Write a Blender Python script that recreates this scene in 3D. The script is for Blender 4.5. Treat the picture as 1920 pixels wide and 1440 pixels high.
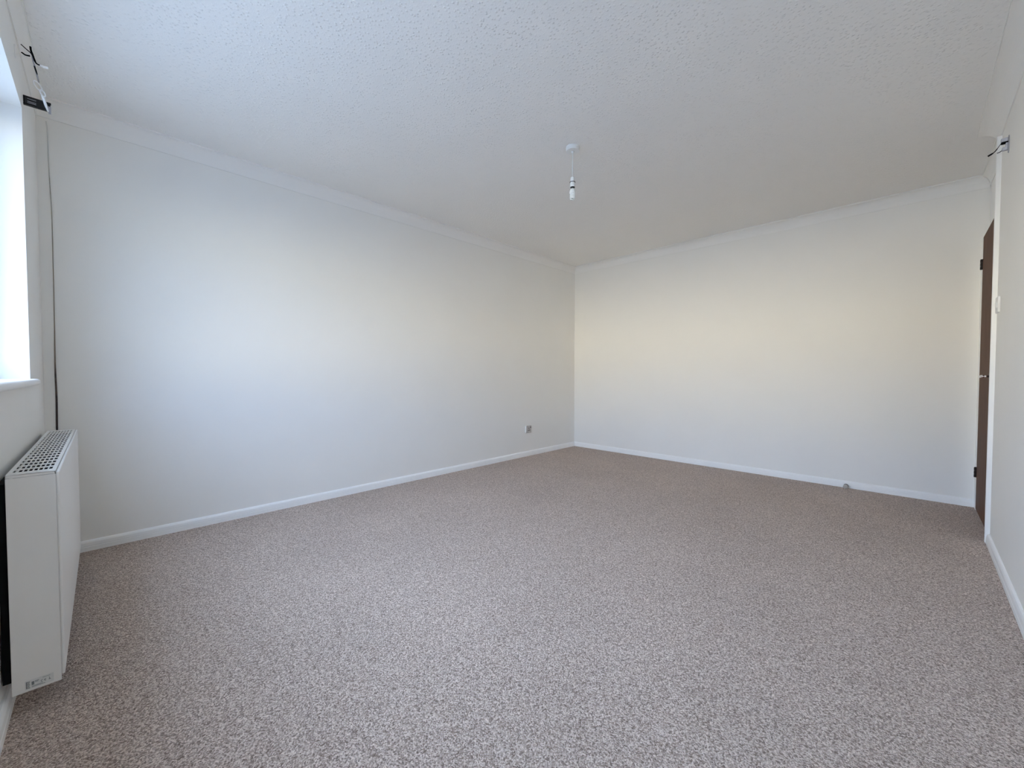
import bpy, bmesh, math, random
from mathutils import Vector, Matrix
random.seed(4)
for o in list(bpy.data.objects):
    bpy.data.objects.remove(o, do_unlink=True)
S = bpy.context.scene
COL = S.collection
PI = math.pi

# ------------------------------------------------------------ camera
EYE_Z = 0.985
YAW = math.radians(44.587)
PITCH = 0.0265
cam_d = bpy.data.cameras.new('camera')
cam_d.sensor_width = 36
cam_d.lens = 756.94 / 1920 * 36
cam_d.clip_start = 0.02
cam = bpy.data.objects.new('camera', cam_d)
COL.objects.link(cam)
cam.location = (0, 0, EYE_Z)
cam.rotation_euler = (PI / 2 - PITCH, 0, YAW)
S.camera = cam

# ------------------------------------------------------------ sky and exposure
SKY_STRENGTH = 9.0
EXPOSURE = 0.88
world = bpy.data.worlds.new('world')
S.world = world
world.use_nodes = True
wn = world.node_tree
wn.nodes.clear()
w_out = wn.nodes.new('ShaderNodeOutputWorld')
w_bg = wn.nodes.new('ShaderNodeBackground')
w_tc = wn.nodes.new('ShaderNodeTexCoord')
w_sep = wn.nodes.new('ShaderNodeSeparateXYZ')
w_map = wn.nodes.new('ShaderNodeMapRange')
w_map.inputs['From Min'].default_value = -1
w_map.inputs['From Max'].default_value = 1
w_ramp = wn.nodes.new('ShaderNodeValToRGB')
wn.links.new(w_tc.outputs['Generated'], w_sep.inputs[0])
wn.links.new(w_sep.outputs['Z'], w_map.inputs['Value'])
wn.links.new(w_map.outputs[0], w_ramp.inputs[0])
# sky dimmed and blued sideways to hold back light on the left wall
w_abs = wn.nodes.new('ShaderNodeMath')
w_abs.operation = 'ABSOLUTE'
wn.links.new(w_sep.outputs['X'], w_abs.inputs[0])
w_side = wn.nodes.new('ShaderNodeMapRange')
w_side.interpolation_type = 'SMOOTHSTEP'
w_side.inputs['From Min'].default_value = 0.27
w_side.inputs['From Max'].default_value = 0.95
w_side.inputs['To Min'].default_value = 0.0
w_side.inputs['To Max'].default_value = 1.0
wn.links.new(w_abs.outputs[0], w_side.inputs['Value'])
w_tint = wn.nodes.new('ShaderNodeMix')
w_tint.data_type = 'RGBA'
w_tint.inputs['A'].default_value = (1, 1, 1, 1)
w_tint.inputs['B'].default_value = (0.285, 0.35, 0.44, 1)
wn.links.new(w_side.outputs[0], w_tint.inputs['Factor'])
w_mul = wn.nodes.new('ShaderNodeMix')
w_mul.data_type = 'RGBA'
w_mul.blend_type = 'MULTIPLY'
w_mul.inputs['Factor'].default_value = 1
wn.links.new(w_ramp.outputs[0], w_mul.inputs['A'])
wn.links.new(w_tint.outputs['Result'], w_mul.inputs['B'])
wn.links.new(w_mul.outputs['Result'], w_bg.inputs['Color'])
wn.links.new(w_bg.outputs[0], w_out.inputs[0])
w_bg.inputs['Strength'].default_value = SKY_STRENGTH
cr = w_ramp.color_ramp
stops = [(0.0, (0.09, 0.125, 0.18)), (0.44, (0.17, 0.22, 0.31)), (0.470, (0.95, 0.86, 0.73)),
         (0.56, (1.0, 0.92, 0.79)), (0.60, (0.60, 0.72, 0.98)), (1.0, (0.53, 0.68, 0.97))]
cr.elements[0].position, cr.elements[0].color = stops[0][0], (*stops[0][1], 1)
cr.elements[1].position, cr.elements[1].color = stops[-1][0], (*stops[-1][1], 1)
for p, c in stops[1:-1]:
    e = cr.elements.new(p)
    e.color = (*c, 1)

S.view_settings.view_transform = 'Standard'
S.view_settings.look = 'None'
S.view_settings.gamma = 1
S.view_settings.exposure = EXPOSURE
S.view_settings.use_curve_mapping = False
S.cycles.max_bounces = 14
S.cycles.diffuse_bounces = 10
S.cycles.transparent_max_bounces = 12
S.cycles.use_denoising = True
S.cycles.caustics_reflective = False
S.cycles.caustics_refractive = False
S.cycles.sample_clamp_indirect = 8

# ------------------------------------------------------------ dimensions
XA, YB, YD, H = -3.2374, 4.4905, -0.2176, 2.4


def XC(y):
    return 0.3395 + 0.0104 * (y - 3)


WX0, WX1, WZ0, WZ1 = -2.690, -0.21, 0.961, 2.106     # window opening

# ------------------------------------------------------------ materials
MATS = {}


def nmat(name):
    m = bpy.data.materials.new(name)
    m.use_nodes = True
    nt = m.node_tree
    b = nt.nodes['Principled BSDF']
    return m, nt, b


def objco(nt, scale=(1, 1, 1)):
    tc = nt.nodes.new('ShaderNodeTexCoord')
    mp = nt.nodes.new('ShaderNodeMapping')
    mp.inputs['Scale'].default_value = scale
    nt.links.new(tc.outputs['Object'], mp.inputs['Vector'])
    return mp.outputs[0]


def noise(nt, vec, scale, detail=3, rough=0.5):
    n = nt.nodes.new('ShaderNodeTexNoise')
    n.inputs['Scale'].default_value = scale
    n.inputs['Detail'].default_value = detail
    n.inputs['Roughness'].default_value = rough
    nt.links.new(vec, n.inputs['Vector'])
    return n.outputs[0]


def ramp(nt, fac, stops):
    r = nt.nodes.new('ShaderNodeValToRGB')
    nt.links.new(fac, r.inputs[0])
    e = r.color_ramp.elements
    e[0].position, e[0].color = stops[0][0], (*stops[0][1], 1)
    e[1].position, e[1].color = stops[-1][0], (*stops[-1][1], 1)
    for p, c in stops[1:-1]:
        k = e.new(p)
        k.color = (*c, 1)
    return r.outputs[0]


def bump(nt, b, height, strength, dist):
    k = nt.nodes.new('ShaderNodeBump')
    k.inputs['Strength'].default_value = strength
    k.inputs['Distance'].default_value = dist
    nt.links.new(height, k.inputs['Height'])
    nt.links.new(k.outputs[0], b.inputs['Normal'])


def math_node(nt, op, a, bv):
    m = nt.nodes.new('ShaderNodeMath')
    m.operation = op
    for i, v in enumerate((a, bv)):
        if isinstance(v, (int, float)):
            m.inputs[i].default_value = v
        else:
            nt.links.new(v, m.inputs[i])
    return m.outputs[0]


def paint(name, c, rough=0.6, var=0.02, nscale=120, bstr=0.08, bdist=0.001, spec=0.3):
    m, nt, b = nmat(name)
    v = objco(nt)
    n = noise(nt, v, 2.5, 3)
    lo = tuple(x * (1 - var) for x in c)
    hi = tuple(min(1, x * (1 + var)) for x in c)
    nt.links.new(ramp(nt, n, [(0.3, lo), (0.7, hi)]), b.inputs['Base Color'])
    b.inputs['Roughness'].default_value = rough
    b.inputs['Specular IOR Level'].default_value = spec
    if bstr:
        bump(nt, b, noise(nt, v, nscale, 4), bstr, bdist)
    return m


def plain(name, c, rough=0.4, metal=0.0, spec=0.5, var=0.05, scale=40):
    m, nt, b = nmat(name)
    n = noise(nt, objco(nt), scale, 2)
    nt.links.new(ramp(nt, n, [(0.3, tuple(x * (1 - var) for x in c)), (0.7, tuple(min(1, x * (1 + var)) for x in c))]),
                 b.inputs['Base Color'])
    b.inputs['Roughness'].default_value = rough
    b.inputs['Metallic'].default_value = metal
    b.inputs['Specular IOR Level'].default_value = spec
    return m


M_WALL = paint('wall_paint', (0.868, 0.85, 0.805), 0.75, 0.008, 160, 0.10, 0.0012)
M_COVE = paint('cove_paint', (0.885, 0.87, 0.83), 0.6, 0.008, 90, 0.05)
M_SKIRT = paint('gloss_trim_paint', (0.93, 0.925, 0.90), 0.35, 0.01, 60, 0.04, spec=0.5)
M_ENAMEL = paint('white_radiator_enamel', (0.85, 0.83, 0.79), 0.38, 0.01, 200, 0.02, spec=0.5)
M_UPVC = paint('white_window_plastic', (0.86, 0.87, 0.88), 0.3, 0.01, 60, 0.0, spec=0.5)
M_PLASTIC = paint('white_plastic', (0.82, 0.82, 0.80), 0.35, 0.01, 60, 0.0, spec=0.5)
M_SOCKET = plain('aged_grey_plastic', (0.50, 0.47, 0.44), 0.4)
M_RING = plain('shade_ring_grey', (0.10, 0.10, 0.11), 0.5)
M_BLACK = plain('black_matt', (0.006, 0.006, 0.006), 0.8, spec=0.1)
M_DARKMET = plain('dark_bracket_metal', (0.016, 0.017, 0.016), 0.5, 0.0, 0.3)
M_HINGE = plain('dark_hinge_metal', (0.030, 0.022, 0.020), 0.4, 0.5)
M_CHROME = plain('polished_metal', (0.72, 0.71, 0.70), 0.18, 1.0)
M_STEEL = plain('grey_steel', (0.42, 0.42, 0.46), 0.35, 0.6)
M_FIN = plain('convector_fins', (0.012, 0.013, 0.017), 0.7, spec=0.1)  # near black colour stands in for the shade under the grille
M_INK = plain('grey_print', (0.20, 0.22, 0.22), 0.7)
M_LABEL = plain('sticker_paper', (0.74, 0.74, 0.71), 0.5)
M_GLIDER = plain('bright_white_plastic', (0.95, 0.95, 0.95), 0.25, var=0.01)
M_STOPCAP = plain('door_stop_rubber', (0.50, 0.47, 0.42), 0.5)
M_CFL = paint('bulb_white', (0.88, 0.90, 0.88), 0.3, 0.01, 40, 0.0, spec=0.5)
M_LINING = M_SKIRT

# textured ceiling
m, nt, b = nmat('stippled_ceiling_paint')
v = objco(nt)
warp = noise(nt, v, 22, 2)
n1 = noise(nt, v, 26, 3, 0.5)
pk = nt.nodes.new('ShaderNodeMapRange')
pk.inputs['From Min'].default_value = 0.30
pk.inputs['From Max'].default_value = 0.62
nt.links.new(n1, pk.inputs['Value'])
n2 = noise(nt, v, 190, 2)
vor = nt.nodes.new('ShaderNodeTexVoronoi')
vor.voronoi_dimensions = '2D'
vor.inputs['Scale'].default_value = 52
nt.links.new(v, vor.inputs['Vector'])
dot = nt.nodes.new('ShaderNodeMapRange')
dot.inputs['From Min'].default_value = 0.36
dot.inputs['From Max'].default_value = 0.05
nt.links.new(vor.outputs['Distance'], dot.inputs['Value'])
dm = math_node(nt, 'MULTIPLY', math_node(nt, 'POWER', dot.outputs[0], 1.5), pk.outputs[0])
h2 = math_node(nt, 'ADD', math_node(nt, 'MULTIPLY', dm, 1.3), math_node(nt, 'MULTIPLY', n2, 0.55))
bump(nt, b, h2, 0.55, 0.0028)
nt.links.new(ramp(nt, noise(nt, v, 1.6, 2), [(0.3, (0.862, 0.848, 0.818)), (0.7, (0.878, 0.862, 0.83))]), b.inputs['Base Color'])
b.inputs['Roughness'].default_value = 0.85
b.inputs['Specular IOR Level'].default_value = 0.2
M_CEIL = m

# carpet
m, nt, b = nmat('flecked_carpet')
v = objco(nt)
vor = nt.nodes.new('ShaderNodeTexVoronoi')
vor.inputs['Scale'].default_value = 290
nt.links.new(v, vor.inputs['Vector'])
sepc = nt.nodes.new('ShaderNodeSeparateColor')
nt.links.new(vor.outputs['Color'], sepc.inputs[0])
tuft = sepc.outputs[0]
mid = noise(nt, objco(nt, (1.0, 0.6, 1.0)), 130, 3, 0.6)
mixf = math_node(nt, 'ADD', math_node(nt, 'MULTIPLY', tuft, 0.5), math_node(nt, 'MULTIPLY', mid, 0.5))
colr = ramp(nt, mixf, [(0.24, (0.225, 0.160, 0.122)), (0.42, (0.455, 0.350, 0.285)), (0.54, (0.60, 0.482, 0.405)),
                       (0.76, (0.88, 0.755, 0.66))])
big = noise(nt, v, 1.7, 3)
bigc = ramp(nt, big, [(0.3, (0.94, 0.94, 0.94)), (0.7, (1.05, 1.05, 1.05))])
mx = nt.nodes.new('ShaderNodeMix')
mx.data_type = 'RGBA'
mx.blend_type = 'MULTIPLY'
mx.inputs['Factor'].default_value = 1
nt.links.new(colr, mx.inputs['A'])
nt.links.new(bigc, mx.inputs['B'])
nt.links.new(mx.outputs['Result'], b.inputs['Base Color'])
b.inputs['Roughness'].default_value = 0.95
b.inputs['Specular IOR Level'].default_value = 0.05
b.inputs['Sheen Weight'].default_value = 0.15
hh = math_node(nt, 'ADD', math_node(nt, 'MULTIPLY', vor.outputs['Distance'], -1.0), math_node(nt, 'MULTIPLY', mid, 1.2))
bump(nt, b, hh, 0.75, 0.006)
M_CARPET = m

# dark stained door timber
m, nt, b = nmat('brown_door_veneer')
v = objco(nt, (14, 14, 0.9))
g = noise(nt, v, 6, 6, 0.65)
nt.links.new(ramp(nt, g, [(0.25, (0.070, 0.031, 0.017)), (0.5, (0.120, 0.058, 0.034)), (0.8, (0.165, 0.088, 0.055))]),
             b.inputs['Base Color'])
b.inputs['Roughness'].default_value = 0.6
b.inputs['Specular IOR Level'].default_value = 0.12
bump(nt, b, g, 0.08, 0.001)
M_DOOR = m

# window glass
m, nt, b = nmat('window_glass')
nt.nodes.remove(b)
tr = nt.nodes.new('ShaderNodeBsdfTransparent')
tr.inputs[0].default_value = (0.96, 0.98, 0.98, 1)
gl = nt.nodes.new('ShaderNodeBsdfGlossy')
gl.inputs['Roughness'].default_value = 0.02
lw = nt.nodes.new('ShaderNodeLayerWeight')
lw.inputs['Blend'].default_value = 0.5
refl = math_node(nt, 'ADD', math_node(nt, 'MULTIPLY', math_node(nt, 'POWER', lw.outputs['Facing'], 5), 0.55), 0.03)
ms = nt.nodes.new('ShaderNodeMixShader')
nt.links.new(refl, ms.inputs[0])
nt.links.new(tr.outputs[0], ms.inputs[1])
nt.links.new(gl.outputs[0], ms.inputs[2])
nt.links.new(ms.outputs[0], nt.nodes['Material Output'].inputs[0])
M_GLASS = m

# half painted cable: white paint wearing off to the maroon sheath near the bottom
m, nt, b = nmat('part_painted_cable')
tc = nt.nodes.new('ShaderNodeTexCoord')
sp = nt.nodes.new('ShaderNodeSeparateXYZ')
nt.links.new(tc.outputs['Object'], sp.inputs[0])
nz = noise(nt, tc.outputs['Object'], 7, 4, 0.7)
hgt = math_node(nt, 'ADD', sp.outputs['Z'], math_node(nt, 'MULTIPLY', nz, 0.9))
mrg = nt.nodes.new('ShaderNodeMapRange')
mrg.inputs['From Min'].default_value = 0
mrg.inputs['From Max'].default_value = 3
nt.links.new(hgt, mrg.inputs['Value'])
nt.links.new(ramp(nt, mrg.outputs[0], [(0.0, (0.030, 0.012, 0.012)), (0.42, (0.035, 0.016, 0.014)), (0.50, (0.24, 0.18, 0.13)),
                                       (0.72, (0.30, 0.27, 0.21)), (0.86, (0.62, 0.61, 0.57)), (1.0, (0.70, 0.70, 0.67))]),
             b.inputs['Base Color'])
b.inputs['Roughness'].default_value = 0.5
M_CABLE = m


# ------------------------------------------------------------ helpers
def obj(name, bm, mat, parent=None, smooth=False, bevel=0.0, seg=2):
    bmesh.ops.recalc_face_normals(bm, faces=bm.faces)
    me = bpy.data.meshes.new(name)
    bm.to_mesh(me)
    bm.free()
    me.materials.append(mat)
    o = bpy.data.objects.new(name, me)
    COL.objects.link(o)
    if parent is not None:
        o.parent = parent
        o.matrix_parent_inverse = Matrix.Translation(-parent.location)
        pp = parent.parent
        if pp is not None:      # grandparents all sit unrotated, so world offsets add up
            o.matrix_parent_inverse = Matrix.Identity(4)
    if smooth:
        for p in me.polygons:
            p.use_smooth = True
    if bevel:
        md = o.modifiers.new('bevel', 'BEVEL')
        md.width = bevel
        md.segments = seg
        md.limit_method = 'ANGLE'
        md.angle_limit = math.radians(40)
    return o


def thing(name, label, cat, loc=(0, 0, 0), group=None, kind=None):
    o = bpy.data.objects.new(name, None)
    o.empty_display_size = 0.05
    COL.objects.link(o)
    o.location = loc
    tag(o, label, cat, group, kind)
    return o


def tag(o, label, cat, group=None, kind=None):
    o['label'] = label
    o['category'] = cat
    if group:
        o['group'] = group
    if kind:
        o['kind'] = kind
    return o


def add_box(bm, x0, x1, y0, y1, z0, z1):
    vs = [bm.verts.new((x, y, z)) for x in (x0, x1) for y in (y0, y1) for z in (z0, z1)]
    for f in ((0, 1, 3, 2), (4, 6, 7, 5), (0, 4, 5, 1), (2, 3, 7, 6), (0, 2, 6, 4), (1, 5, 7, 3)):
        bm.faces.new([vs[i] for i in f])
    return vs


def box(*a):
    bm = bmesh.new()
    add_box(bm, *a)
    return bm


def add_prism(bm, ringa, ringb):
    a = [bm.verts.new(p) for p in ringa]
    c = [bm.verts.new(p) for p in ringb]
    n = len(a)
    for i in range(n):
        j = (i + 1) % n
        bm.faces.new((a[i], a[j], c[j], c[i]))
    bm.faces.new(a)
    bm.faces.new(list(reversed(c)))


def add_lathe(bm, prof, c=(0, 0, 0), axis='Z', n=32):
    rings = []
    for r, h in prof:
        ring = []
        for i in range(n):
            a = 2 * PI * i / n
            u, w = r * math.cos(a), r * math.sin(a)
            p = {'Z': (u, w, h), 'Y': (u, h, w), 'X': (h, u, w)}[axis]
            ring.append(bm.verts.new((c[0] + p[0], c[1] + p[1], c[2] + p[2])))
        rings.append(ring)
    for k in range(len(rings) - 1):
        for i in range(n):
            j = (i + 1) % n
            bm.faces.new((rings[k][i], rings[k][j], rings[k + 1][j], rings[k + 1][i]))
    bm.faces.new(rings[0])
    bm.faces.new(list(reversed(rings[-1])))


def add_tube(bm, pts, rad, n=10, flat=None):
    pts = [Vector(p) for p in pts]
    rads = rad if isinstance(rad, (list, tuple)) else [rad] * len(pts)
    rings = []
    ref = None
    for i, p in enumerate(pts):
        t = (pts[min(i + 1, len(pts) - 1)] - pts[max(i - 1, 0)]).normalized()
        if ref is None:
            ref = t.orthogonal().normalized()
        ref = (ref - t * ref.dot(t))
        ref = ref.normalized() if ref.length > 1e-6 else t.orthogonal().normalized()
        w = t.cross(ref)
        rings.append([bm.verts.new(p + (ref * math.cos(2 * PI * k / n) + w * math.sin(2 * PI * k / n)) * rads[i])
                      for k in range(n)])
    for a, c in zip(rings, rings[1:]):
        for k in range(n):
            j = (k + 1) % n
            bm.faces.new((a[k], a[j], c[j], c[k]))
    bm.faces.new(rings[0])
    bm.faces.new(list(reversed(rings[-1])))


def smooth_pts(pts, k=6):
    P = [Vector(p) for p in pts]
    P = [P[0]] + P + [P[-1]]
    out = []
    for i in range(1, len(P) - 2):
        for s in range(k):
            t = s / k
            a, c, d, e = P[i - 1], P[i], P[i + 1], P[i + 2]
            out.append(0.5 * ((2 * c) + (d - a) * t + (2 * a - 5 * c + 4 * d - e) * t * t + (3 * c - a - 3 * d + e) * t ** 3))
    out.append(P[-2])
    return out


# ------------------------------------------------------------ room shell
def struct(name, bm, mat, label, cat, bevel=0.0):
    return tag(obj(name, bm, mat, None, False, bevel), label, cat, None, 'structure')


struct('floor', box(XA - 0.1, 0.6, YD - 0.19, YB + 0.1, -0.1, 0), M_CARPET,
       'brown and grey flecked carpet covering the whole floor', 'floor')
struct('ceiling', box(XA - 0.1, 0.6, YD - 0.19, YB + 0.1, H, H + 0.1), M_CEIL,
       'white stippled textured ceiling', 'ceiling')
struct('wall_left', box(XA - 0.1, XA, YD - 0.19, YB + 0.1, 0, H), M_WALL,
       'long plain white wall on the left with a single socket', 'wall')
struct('wall_back', box(XA, 0.6, YB, YB + 0.1, 0, H), M_WALL,
       'plain white wall at the far end beside the door', 'wall')
bm = bmesh.new()
T = 0.19
add_box(bm, XA, WX0, YD - T, YD, 0, H)
add_box(bm, WX1, 0.6, YD - T, YD, 0, H)
add_box(bm, WX0, WX1, YD - T, YD, 0, WZ0 - 0.028)
add_box(bm, WX0, WX1, YD - T, YD, WZ1, H)
bmesh.ops.remove_doubles(bm, verts=bm.verts, dist=1e-5)
struct('wall_window', bm, M_WALL, 'white wall holding the window above the radiator', 'wall')
# right wall: long part up to the door post, then a shallow recess behind the door
YP = 3.58
bm = bmesh.new()
add_prism(bm, [(XC(YD), YD, 0), (XC(YP), YP, 0), (XC(YP), YP + 0.02, 0), (0.6, YP + 0.02, 0), (0.6, YD, 0)],
          [(XC(YD), YD, H), (XC(YP), YP, H), (XC(YP), YP + 0.02, H), (0.6, YP + 0.02, H), (0.6, YD, H)])
add_box(bm, 0.402, 0.6, YP + 0.02, YB, 0, H)
struct('wall_right', bm, M_WALL, 'plain white wall on the right edge with a light switch', 'wall')


# coving profiles: (offset from wall, drop from ceiling)
def cove(cp, cd, lip=0.005, n=12):
    P = [(0, 0), (0, cd), (lip, cd), (lip, cd - 0.006)]
    a, bb = cp - 0.003 - lip, cd - 0.012
    for i in range(n + 1):
        th = PI / 2 * i / n
        P.append((cp - 0.003 - a * math.cos(th), cd - 0.006 - bb * math.sin(th)))
    P = P[:4] + [(max(x, lip), d) for x, d in P[4:]]
    P += [(cp, 0.0085), (cp, 0)]
    return P


def run(name, prof, f0, f1, mat, label, cat, drop=True):
    """sweep prof from end function f0 to f1, each mapping (offset, z) to a point"""
    bm = bmesh.new()
    zz = [(o, (H - d) if drop else d) for o, d in prof]
    add_prism(bm, [f0(o, z) for o, z in zz], [f1(o, z) for o, z in zz])
    return struct(name, bm, mat, label, cat)


PA, PCc, PDd = cove(0.0678, 0.0835), cove(0.0867, 0.0763), cove(0.0333, 0.0836)
run('trim_1', PA, lambda o, z: (XA + o, YD, z), lambda o, z: (XA + o, YB - o, z), M_COVE,
    'white concave coving along the top of the left wall', 'coving')
run('trim_2', PA, lambda o, z: (XA + o, YB - o, z), lambda o, z: (0.388 - min(o, 0.045), YB - o, z), M_COVE,
    'white concave coving along the top of the far wall', 'coving')
run('trim_3', PCc, lambda o, z: (XC(YD) - o, YD, z), lambda o, z: (XC(3.7) - o, 3.70, z), M_COVE,
    'white coving along the top of the right wall, stopping short at the door', 'coving')
run('trim_4', PDd, lambda o, z: (XA, YD + o, z), lambda o, z: (0.34, YD + o, z), M_COVE,
    'narrow white coving above the window wall', 'coving')
PR = cove(0.045, 0.070)
run('trim_5', PR, lambda o, z: (0.388 - o, 3.70, z), lambda o, z: (0.388 - o, YB - o, z), M_COVE,
    'short piece of coving over the door recess', 'coving')

SK = [(0, 0), (0.0150, 0), (0.0150, 0.0235), (0.0135, 0.0255), (0.0142, 0.0285), (0.0125, 0.046), (0.0085, 0.054), (0.004, 0.0580), (0, 0.0585)]
run('baseboard_left', SK, lambda o, z: (XA + o, YD, z), lambda o, z: (XA + o, YB - o, z), M_SKIRT,
    'white moulded skirting along the left wall', 'skirting board', False)
run('baseboard_back', SK, lambda o, z: (XA + o, YB - o, z), lambda o, z: (0.352, YB - o, z), M_SKIRT,
    'white moulded skirting along the far wall', 'skirting board', False)
run('baseboard_right', SK, lambda o, z: (XC(YD) - o, YD, z), lambda o, z: (XC(YP) - o, YP, z), M_SKIRT,
    'white skirting along the right wall ending at the door post', 'skirting board', False)
run('baseboard_window', SK, lambda o, z: (XA, YD + o, z), lambda o, z: (0.34, YD + o, z), M_SKIRT,
    'white skirting below the radiator', 'skirting board', False)

# ------------------------------------------------------------ window with its sill
FY0, FY1 = YD - 0.185, YD - 0.125
wf = tag(obj('window_1', (lambda b_: (add_box(b_, WX0, WX1, FY0, FY1, WZ0, WZ0 + 0.06), add_box(b_, WX0, WX1, FY0, FY1, WZ1 - 0.06, WZ1),
         add_box(b_, WX0, WX0 + 0.06, FY0, FY1, WZ0 + 0.06, WZ1 - 0.06), add_box(b_, WX1 - 0.06, WX1, FY0, FY1, WZ0 + 0.06, WZ1 - 0.06), b_)[-1])(bmesh.new()),
         M_UPVC), 'wide white framed window set in a bright reveal at the left edge', 'window', None, 'structure')
cw = (WX1 - WX0 - 0.12) / 3
for i in range(3):
    x0 = WX0 + 0.06 + cw * i
    if i:
        obj('mullion', box(x0 - 0.03, x0 + 0.03, FY0, FY1, WZ0 + 0.06, WZ1 - 0.06), M_UPVC, wf, bevel=0.003)
    obj('pane', box(x0 + (0.03 if i else 0), x0 + cw - (0.03 if i < 2 else 0), FY0 + 0.03, FY0 + 0.034, WZ0 + 0.06, WZ1 - 0.06), M_GLASS, wf)
# bull-nosed sill board, reaching a little past the opening
bm = bmesh.new()
zt, th, nose = WZ0, 0.028, YD + 0.026
prof = [(FY1, zt), (nose - 0.012, zt)] + [(nose - 0.012 + 0.012 * math.sin(a), zt - th / 2 + th / 2 * math.cos(a))
                                          for a in [PI * k / 10 for k in range(1, 10)]] + [(nose - 0.012, zt - th), (FY1, zt - th)]
add_prism(bm, [(WX0, y, z) for y, z in prof], [(WX1, y, z) for y, z in prof])
for xs, xe in ((WX0 - 0.05, WX0), (WX1, WX1 + 0.05)):
    pr = [(YD, zt)] + prof[1:-1] + [(YD, zt - th)]
    add_prism(bm, [(xs, y, z) for y, z in pr], [(xe, y, z) for y, z in pr])
obj('sill', bm, M_SKIRT, wf, bevel=0.003)

# ------------------------------------------------------------ door
DX = 0.352
DY0, DY1, DZ = 3.603, 4.387, 1.946
door = thing('door_1', 'brown wood veneer door in a white frame at the right edge', 'door', (DX, DY0, 0), None, 'structure')
obj('leaf', box(DX, DX + 0.035, DY0, DY1, 0.012, DZ), M_DOOR, door, bevel=0.002)
fr_ = bmesh.new()
add_box(fr_, 0.326, 0.402, YP, DY0 - 0.003, 0, H - 0.0763)
fp = obj('door_post', fr_, M_SKIRT, door, bevel=0.003)
obj('door_post', box(DX, 0.402, DY1 + 0.003, YB, 0, DZ + 0.004), M_SKIRT, door, bevel=0.002)
obj('over_panel', box(0.388, 0.402, DY0, YB - 0.006, DZ + 0.004, H - 0.069), M_SKIRT, door, bevel=0.002)
lf = [c for c in door.children if c.name.startswith('leaf')][0]
for zc in (1.755, 0.275):
    bm = bmesh.new()
    for k in range(3):
        add_lathe(bm, [(0.0065, zc - 0.036 + k * 0.0245), (0.0065, zc - 0.036 + k * 0.0245 + 0.0215)], (DX - 0.006, DY1 + 0.003, 0), 'Z', 14)
    add_lathe(bm, [(0.004, zc - 0.036), (0.004, zc + 0.037)], (DX - 0.006, DY1 + 0.003, 0), 'Z', 12)
    add_box(bm, DX - 0.002, DX, DY1 - 0.012, DY1 + 0.020, zc - 0.036, zc + 0.037)
    o = obj('hinge', bm, M_HINGE, door)
    o['label'] = 'dark metal hinge'
HY, HZ = 3.79, 0.966
hd = bmesh.new()
add_lathe(hd, [(0.024, DX), (0.024, DX - 0.006), (0.020, DX - 0.009)], (0, HY, HZ), 'X', 24)
h_ = obj('door_handle', hd, M_HINGE, door)
h_['label'] = 'bright metal lever handle'
bm = bmesh.new()
add_tube(bm, [(DX - 0.006, HY, HZ), (DX - 0.036, HY, HZ)], 0.0065, 14)
add_tube(bm, smooth_pts([(DX - 0.034, HY - 0.006, HZ), (DX - 0.037, HY + 0.025, HZ + 0.001), (DX - 0.036, HY + 0.08, HZ - 0.002)], 5),
         [0.0085] * 4 + [0.0075] * 7, 14)
obj('lever', bm, M_CHROME, door, smooth=True)

# ------------------------------------------------------------ radiator
RX0, RX1 = -3.070, -1.800
RY0, RY1, RYF = YD + 0.020, -0.1035, -0.0955
RZ0, RZ1 = 0.064, 0.697
rad = thing('panel_radiator', 'white double panel radiator with slotted top grille under the window', 'radiator', (RX0, RY0, 0))
bm = bmesh.new()
# top grille: 8 x 19 slots
nx, ny = 19, 8
gx0, gx1, gy0, gy1 = RX0 + 0.040, RX1 - 0.035, RY0 + 0.008, RY1 - 0.007
xs = [RX0]
px = (gx1 - gx0) / nx
for i in range(nx):
    xs += [gx0 + i * px + px * 0.16, gx0 + (i + 1) * px - px * 0.16]
xs.append(RX1)
py = (gy1 - gy0) / ny
ys = [RY0]
for j in range(ny):
    ys += [gy0 + j * py + py * 0.125, gy0 + (j + 1) * py - py * 0.125]
ys.append(RY1)
tops = [[bm.verts.new((x, y, RZ1)) for y in ys] for x in xs]
bots = [[bm.verts.new((x, y, RZ1 - 0.0025)) for y in ys] for x in xs]
hole = lambda i, j: i % 2 == 1 and j % 2 == 1 and 0 < i < len(xs) - 1 and 0 < j < len(ys) - 1
for i in range(len(xs) - 1):
    for j in range(len(ys) - 1):
        if hole(i, j):
            t_, b_ = [tops[i][j], tops[i + 1][j], tops[i + 1][j + 1], tops[i][j + 1]], [bots[i][j], bots[i + 1][j], bots[i + 1][j + 1], bots[i][j + 1]]
            for k in range(4):
                l = (k + 1) % 4
                bm.faces.new((t_[k], t_[l], b_[l], b_[k]))
        else:
            bm.faces.new((tops[i][j], tops[i + 1][j], tops[i + 1][j + 1], tops[i][j + 1]))
            bm.faces.new((bots[i][j], bots[i][j + 1], bots[i + 1][j + 1], bots[i + 1][j]))
# folded rim
for (ax, bx, ay, by) in ((RX0, RX0 + 0.0015, RY0, RY1), (RX1 - 0.0015, RX1, RY0, RY1), (RX0, RX1, RY0, RY0 + 0.0015), (RX0, RX1, RY1 - 0.0015, RY1)):
    add_box(bm, ax, bx, ay, by, RZ1 - 0.0085, RZ1 - 0.0012)
obj('top_grille', bm, M_ENAMEL, rad)
for xa, xb in ((RX1 - 0.004, RX1 + 0.0005), (RX0 - 0.0005, RX0 + 0.004)):
    obj('side_panel', box(xa, xb, RY0, RY1 + 0.001, RZ0, RZ1 - 0.0093), M_ENAMEL, rad, bevel=0.0015)
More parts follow.
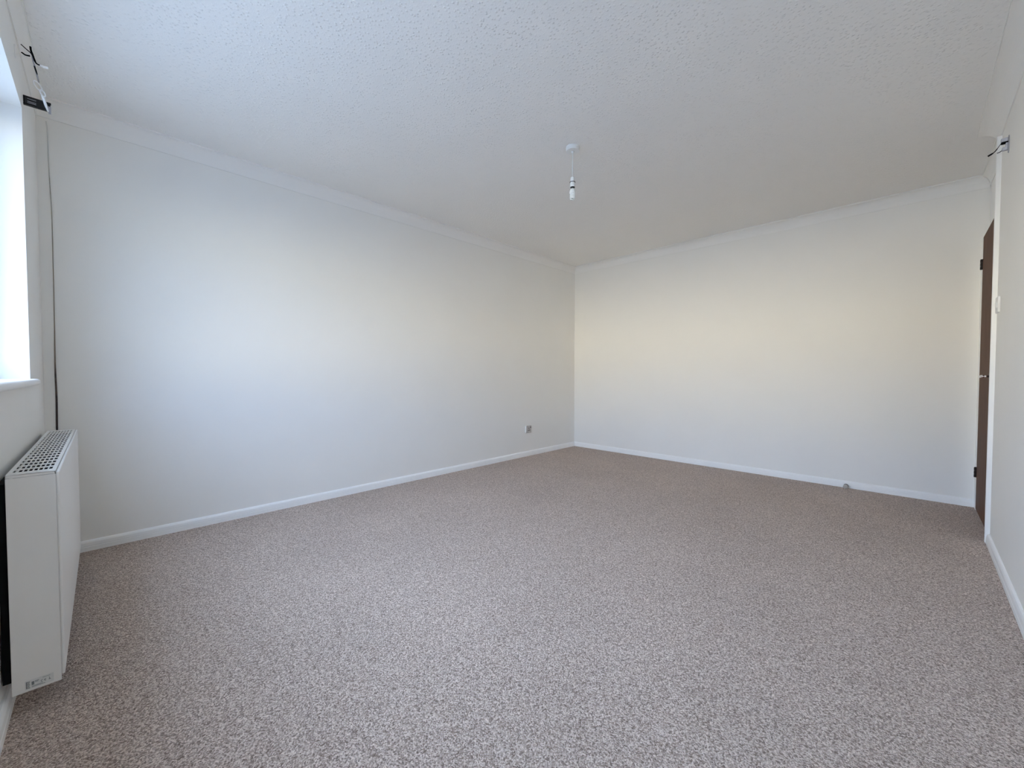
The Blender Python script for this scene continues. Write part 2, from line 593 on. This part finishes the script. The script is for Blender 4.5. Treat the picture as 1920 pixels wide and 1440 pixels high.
# front panel with rolled vertical edges, pressed slightly proud
fpm = bmesh.new()
FZ0, FZ1 = RZ0 + 0.016, RZ1 - 0.003
add_box(fpm, RX0 + 0.002, RX1 + 0.001, RY1 + 0.001, RYF, FZ0, FZ1)
obj('front_panel', fpm, M_ENAMEL, rad, bevel=0.0035, seg=3)
obj('back_panel', box(RX0 + 0.004, RX1 - 0.004, RY0, RY0 + 0.008, RZ0 + 0.012, RZ1 - 0.02), M_ENAMEL, rad, bevel=0.002)
bp_ = obj('rear_gap_black', box(RX0 + 0.05, RX1 - 0.010, YD + 0.003, RY0 - 0.001, 0.100, 0.672), M_BLACK, rad, bevel=0.001)  # black sheet stands in for the dark of the gap at the wall
bp_['label'] = 'black sheet for the dark gap behind the radiator'
bm = bmesh.new()
k = 0
x = RX0 + 0.02
while x < RX1 - 0.02:
    add_box(bm, x, x + 0.0012, RY0 + 0.009, RY1 - 0.001, RZ0 + 0.05, RZ1 - 0.016)
    x += 0.012
fo = obj('convector_fins', bm, M_FIN, rad)
fo['label'] = 'convector fins blackened for the shade inside'
# the sticker at the foot of the near side panel
SX = RX1 + 0.0005
st = obj('sticker', box(SX, SX + 0.0004, -0.1735, -0.1185, 0.071, 0.0965), M_LABEL, rad)
st['label'] = 'small printed rating sticker'
bm = bmesh.new()
IX0, IX1 = SX + 0.0004, SX + 0.0007


def ink(y0, y1, z0, z1):
    add_box(bm, IX0, IX1, y0, y1, z0, z1)


# barcode-like block, address lines
for k in range(5):
    ink(-0.1715, -0.1640 - 0.001 * (k % 2), 0.0735 + k * 0.0042, 0.0735 + k * 0.0042 + 0.0022)
ink(-0.1715, -0.1700, 0.0735, 0.0935)
ink(-0.1610, -0.1560, 0.0800, 0.0900)
ink(-0.1550, -0.1470, 0.0885, 0.0900)
ink(-0.1550, -0.1485, 0.0858, 0.0870)
ink(-0.1610, -0.1400, 0.0765, 0.0776)
ink(-0.1610, -0.1350, 0.0738, 0.0748)
ink(-0.1400, -0.1250, 0.0915, 0.0924)
# C and E drawn as arcs, then a small reading symbol
def arc(cy, cz, r, a0, a1):
    n = 8
    for q in range(n):
        t0, t1 = a0 + (a1 - a0) * q / n, a0 + (a1 - a0) * (q + 1) / n
        ri = r * 0.62
        P = [(cy + r * math.cos(t0), cz + r * math.sin(t0)), (cy + r * math.cos(t1), cz + r * math.sin(t1)),
             (cy + ri * math.cos(t1), cz + ri * math.sin(t1)), (cy + ri * math.cos(t0), cz + ri * math.sin(t0))]
        add_prism(bm, [(IX0, a, c) for a, c in P], [(IX1, a, c) for a, c in P])


arc(-0.1405, 0.0830, 0.0032, PI * 0.4, PI * 1.6)
arc(-0.1340, 0.0830, 0.0032, PI * 0.4, PI * 1.6)
ink(-0.1372, -0.1342, 0.0825, 0.0835)
ink(-0.1280, -0.1266, 0.0865, 0.0880)
ink(-0.1285, -0.1240, 0.0800, 0.0814)
ink(-0.1275, -0.1260, 0.0800, 0.0850)
for f in list(bm.faces):
    pass
obj('sticker_print', bm, M_INK, st)

# pipe tails and valves are behind the panel; two wall hangers
for hx in (RX0 + 0.2, RX1 - 0.2):
    obj('wall_hanger', box(hx, hx + 0.03, YD, YD + 0.003, 0.12, 0.64), M_ENAMEL, rad)

# ------------------------------------------------------------ pendant light
LX, LY = -1.532, 2.096
pen = thing('pendant_light', 'bare white pendant fitting with a spiral bulb hanging from the ceiling', 'light', (LX, LY, H))
RC = (LX + 0.0, LY, 0)
bm = bmesh.new()
add_lathe(bm, [(0.0430, H), (0.0430, H - 0.0045), (0.0415, H - 0.0050), (0.0415, H - 0.0225), (0.0400, H - 0.0250), (0.012, H - 0.0255)], RC, 'Z', 48)
obj('ceiling_rose', bm, M_PLASTIC, pen)
rz = [c for c in pen.children if c.name.startswith('ceiling_rose')][0]
bm = bmesh.new()
add_lathe(bm, [(0.0095, H - 0.0262), (0.0085, H - 0.033), (0.004, H - 0.037)], RC, 'Z', 24)
obj('cord_grip', bm, M_PLASTIC, pen, smooth=True)
bm = bmesh.new()
add_lathe(bm, [(0.0030, H - 0.035), (0.0030, 2.212)], RC, 'Z', 14)
obj('cord', bm, M_PLASTIC, pen, smooth=True)
bm = bmesh.new()
add_lathe(bm, [(0.0050, 2.2165), (0.0105, 2.2145), (0.0130, 2.2100), (0.0140, 2.186)], RC, 'Z', 32)
obj('lamp_holder', bm, M_PLASTIC, pen)
bm = bmesh.new()
add_lathe(bm, [(0.0135, 2.1860), (0.0178, 2.1855), (0.0178, 2.1830), (0.0135, 2.1825)], RC, 'Z', 32)
o = obj('shade_ring', bm, M_RING, pen)
bm = bmesh.new()
add_lathe(bm, [(0.0145, 2.1830), (0.0150, 2.172), (0.0168, 2.156), (0.0155, 2.1535)], RC, 'Z', 32)
obj('holder_skirt', bm, M_PLASTIC, pen)
bm = bmesh.new()
add_lathe(bm, [(0.0150, 2.1538), (0.0110, 2.1450), (0.0110, 2.1425)], RC, 'Z', 28)
o = obj('bulb_cap', bm, M_DARKMET, pen)
o['label'] = 'dark metal bulb cap'
bm = bmesh.new()
add_lathe(bm, [(0.0115, 2.1430), (0.0150, 2.1370), (0.0188, 2.1250), (0.0192, 2.1190), (0.0170, 2.1150)], RC, 'Z', 32)
bulb = obj('bulb', bm, M_CFL, pen, smooth=True)
bulb['label'] = 'white energy saving bulb with a spiral tube'
bm = bmesh.new()
for ph in (0, PI):
    pts, rr = [], []
    N = 90
    for i in range(N + 1):
        t = i / N
        a = ph + t * 2 * PI * 2.35
        R = 0.0135 * (1 - max(0, (t - 0.80) / 0.20) ** 2 * 0.85)
        z = 2.1165 - 0.041 * t
        pts.append((LX + R * math.cos(a), LY + R * math.sin(a), z))
    add_tube(bm, pts, 0.0040, 10)
obj('spiral_tube', bm, M_CFL, pen, smooth=True)

# ------------------------------------------------------------ wall socket on the left wall
so = thing('wall_socket', 'small single power socket low on the left wall near the far corner', 'socket', (XA, 3.547, 0.32))
obj('mounting_box', box(XA, XA + 0.016, 3.506, 3.590, 0.2785, 0.3625), M_PLASTIC, so, bevel=0.003)
fpz = obj('face_plate', box(XA + 0.016, XA + 0.0235, 3.504, 3.592, 0.2765, 0.3645), M_SOCKET, so, bevel=0.003)
fpz['label'] = 'greyed plastic face plate'
for (y, z, w, h) in ((3.548, 0.332, 0.004, 0.008), (3.537, 0.308, 0.007, 0.004), (3.559, 0.308, 0.007, 0.004)):
    obj('pin_hole', box(XA + 0.0225, XA + 0.0240, y - w, y + w, z - h, z + h), M_BLACK, so)
obj('rocker', box(XA + 0.0235, XA + 0.0265, 3.572, 3.582, 0.333, 0.351), M_HINGE, so, bevel=0.001)

# ------------------------------------------------------------ light switch on the right wall
sy = 3.500
sw = thing('light_switch', 'white light switch on the right wall beside the door post', 'switch', (XC(sy), sy, 1.37))
obj('face_plate', box(XC(sy) - 0.0095, XC(sy) + 0.001, sy - 0.043, sy + 0.043, 1.322, 1.408), M_PLASTIC, sw, bevel=0.002)
obj('rocker', box(XC(sy) - 0.0135, XC(sy) - 0.0090, sy - 0.008, sy + 0.008, 1.350, 1.380), M_PLASTIC, sw, bevel=0.0015)

# ------------------------------------------------------------ door stop on the far skirting
ds = thing('door_stop', 'small round door stop sticking out of the far skirting board', 'door stop', (-0.375, YB - 0.013, 0.017))
bm = bmesh.new()
add_lathe(bm, [(0.0165, YB - 0.0140), (0.0165, YB - 0.030)], (-0.375, 0, 0.0175), 'Y', 24)
o = obj('stop_base', bm, M_BLACK, ds)
o['label'] = 'black rubber base ring'
bm = bmesh.new()
add_lathe(bm, [(0.0140, YB - 0.030), (0.0165, YB - 0.036), (0.0165, YB - 0.060), (0.0130, YB - 0.065), (0.004, YB - 0.065), (0.0035, YB - 0.061)], (-0.375, 0, 0.0175), 'Y', 24)
obj('stop_buffer', bm, M_STOPCAP, ds)

# ------------------------------------------------------------ cable down the left wall
bm = bmesh.new()
cp = [(-0.181, 2.300), (-0.178, 2.241), (-0.177, 2.104), (-0.174, 1.95), (-0.171, 1.829), (-0.1715, 1.55), (-0.173, 1.268), (-0.1745, 1.10),
      (-0.175, 0.986), (-0.1735, 0.85), (-0.175, 0.678), (-0.174, 0.30), (-0.175, 0.0585)]
pts = smooth_pts([(XA + 0.0025, y, z) for y, z in cp], 5)
add_tube(bm, pts, [0.0018 + 0.0022 * min(1, max(0, (1.25 - p.z) / 0.35)) for p in pts], 10)
tag(obj('cable', bm, M_CABLE, None, smooth=True), 'thin dark cable running down the left wall to behind the radiator', 'cable')

# ------------------------------------------------------------ curtain fittings at the top of the window
G = 'curtain pole fittings left on the walls'
BX = -2.745
bk = thing('curtain_bracket', 'black slotted metal bracket jutting out beyond the top corner of the window', 'bracket', (BX, YD, 2.16))
bm = bmesh.new()
add_box(bm, BX - 0.012, BX, YD, -0.138, 2.148, 2.153)
add_box(bm, BX - 0.012, BX, YD, -0.138, 2.181, 2.186)
for k in range(5):
    add_box(bm, BX - 0.010, BX - 0.0015, YD, -0.142, 2.1535 + k * 0.0056, 2.1565 + k * 0.0056)
add_box(bm, BX - 0.010, BX - 0.003, -0.180, -0.140, 2.152, 2.182)
add_box(bm, BX - 0.012, BX, YD + 0.0005, YD + 0.006, 2.150, 2.184)
obj('slotted_arm', bm, M_DARKMET, bk)
for zz in (2.158, 2.1635, 2.1745):
    o = obj('adjusting_strip', box(BX - 0.0015, BX - 0.0003, -0.206, -0.181, zz, zz + 0.0022), M_STEEL, bk)
    o['label'] = 'pale strip seen through the slots'
bm = bmesh.new()
add_box(bm, BX - 0.010, BX + 0.004, -0.146, -0.138, 2.140, 2.168)
o = obj('end_clip', bm, M_STEEL, bk, bevel=0.001)
o['label'] = 'grey metal end clip'

strap = thing('curtain_glider_chain', 'little chain of white plastic curtain gliders hanging on the black bracket', 'curtain gliders', (-2.66, -0.165, 2.21))


def link(parent, c, r1, r2, ang, rad_=0.0023):
    bm = bmesh.new()
    P = []
    for i in range(25):
        a = 2 * PI * i / 24
        u, w = r1 * math.cos(a), r2 * math.sin(a)
        P.append((c[0] + 0.002 * math.sin(a), c[1] + u * math.cos(ang) - w * math.sin(ang), c[2] + u * math.sin(ang) + w * math.cos(ang)))
    add_tube(bm, P, rad_, 8)
    return obj('glider', bm, M_GLIDER, parent, smooth=True)


LK = -2.66
link(strap, (LK, -0.1690, 2.205), 0.0080, 0.0190, 0.50)
link(strap, (LK, -0.1560, 2.1800), 0.0062, 0.0125, 0.40)
bm = bmesh.new()
add_tube(bm, [(LK, -0.1585, 2.172), (LK - 0.01, -0.154, 2.160), (LK - 0.03, -0.150, 2.146), (LK - 0.06, -0.1455, 2.136)], [0.0035, 0.0048, 0.0048, 0.0030], 8)
obj('glider_tail', bm, M_GLIDER, strap, smooth=True)
bm = bmesh.new()
add_tube(bm, smooth_pts([(-2.56, -0.170, 2.235), (-2.60, -0.168, 2.228), (LK, -0.166, 2.222)], 3), 0.0028, 8)
obj('rail_stub', bm, M_STEEL, strap, smooth=True)

HX = -2.52
hk = thing('curtain_hook_bracket', 'bracket with bent black hook arms and a white tip on the window wall', 'bracket', (HX, YD, 2.24))
obj('wall_plate', box(HX - 0.008, HX + 0.008, YD, YD + 0.003, 2.225, 2.270), M_COVE, hk, bevel=0.001)
obj('fixing_arm', box(HX - 0.006, HX - 0.004, YD + 0.002, -0.168, 2.2405, 2.2425), M_COVE, hk, bevel=0.001)
bm = bmesh.new()
hx = HX
add_tube(bm, smooth_pts([(hx, -0.2005, 2.2815), (hx, -0.193, 2.275), (hx, -0.186, 2.269), (hx, -0.177, 2.262), (hx, -0.171, 2.252)], 4), 0.0017, 8)
add_tube(bm, smooth_pts([(hx, -0.2000, 2.2510), (hx, -0.196, 2.2490), (hx, -0.190, 2.246), (hx, -0.178, 2.2485)], 4), 0.0027, 8)
add_tube(bm, smooth_pts([(hx, -0.1765, 2.286), (hx, -0.1755, 2.272), (hx, -0.1715, 2.256), (hx, -0.1675, 2.240), (hx, -0.162, 2.228), (hx, -0.153, 2.2255)], 4),
         [0.0030] * 6 + [0.0034] * 8 + [0.0026] * 7, 8)
add_tube(bm, [(hx, -0.1680, 2.2150), (hx, -0.1645, 2.2000), (hx, -0.1605, 2.1850)], [0.0022, 0.0024, 0.0012], 8)
o = obj('hook_arm', bm, M_BLACK, hk, smooth=True)
o['label'] = 'black bent hook arms'
bm = bmesh.new()
add_tube(bm, [(hx, -0.153, 2.2255), (hx, -0.145, 2.2240), (hx, -0.131, 2.2260)], [0.0030, 0.0052, 0.0052], 10)
o = obj('hook_tip', bm, M_GLIDER, hk)
o['label'] = 'white plastic tip'
bm = bmesh.new()
add_tube(bm, smooth_pts([(hx, -0.173, 2.252), (hx, -0.1715, 2.238), (hx, -0.169, 2.225), (hx, -0.167, 2.215)], 3), 0.0022, 8)
obj('hook_stem', bm, M_STEEL, hk, smooth=True)

# right wall bracket, between the door post and the camera
RY = 3.31
xw = XC(RY)
rb = thing('curtain_hook_bracket', 'clear plastic hook bracket with black prongs high on the right wall near the door', 'bracket', (xw, RY, 2.165))
bm = bmesh.new()
add_lathe(bm, [(0.046, xw), (0.046, xw - 0.0025), (0.044, xw - 0.004)], (0, RY, 2.170), 'X', 32)
bmesh.ops.scale(bm, vec=(1, 0.35, 1), space=Matrix.Translation((0, -RY, 0)), verts=bm.verts)
o = obj('wall_plate', bm, M_STEEL, rb, smooth=False)
M_CLEAR = plain('clear_plastic_grey', (0.55, 0.55, 0.60), 0.2)
bm = bmesh.new()
add_box(bm, xw - 0.028, xw - 0.004, RY - 0.010, RY + 0.010, 2.184, 2.204)
add_box(bm, xw - 0.012, xw - 0.004, RY - 0.010, RY + 0.010, 2.140, 2.184)
add_box(bm, xw - 0.024, xw - 0.008, RY - 0.009, RY + 0.009, 2.140, 2.158)
obj('bracket_body', bm, M_CLEAR, rb, bevel=0.003)
bm = bmesh.new()
add_box(bm, xw - 0.027, xw - 0.004, RY - 0.011, RY + 0.011, 2.1765, 2.1830)
add_tube(bm, smooth_pts([(0.316, RY, 2.182), (0.307, RY, 2.166), (0.298, RY, 2.151), (0.290, RY, 2.1425)], 4), [0.0014] * 6 + [0.0022] * 7, 8)
add_tube(bm, smooth_pts([(0.290, RY, 2.1425), (0.283, RY, 2.138), (0.272, RY, 2.132)], 3), [0.0026] * 2 + [0.0040] * 5, 8)
add_tube(bm, smooth_pts([(0.331, RY, 2.147), (0.318, RY, 2.143), (0.311, RY, 2.138), (0.302, RY, 2.137)], 3), 0.0018, 8)
o = obj('hook_prong', bm, M_BLACK, rb, smooth=True)
o['label'] = 'thin black prongs'
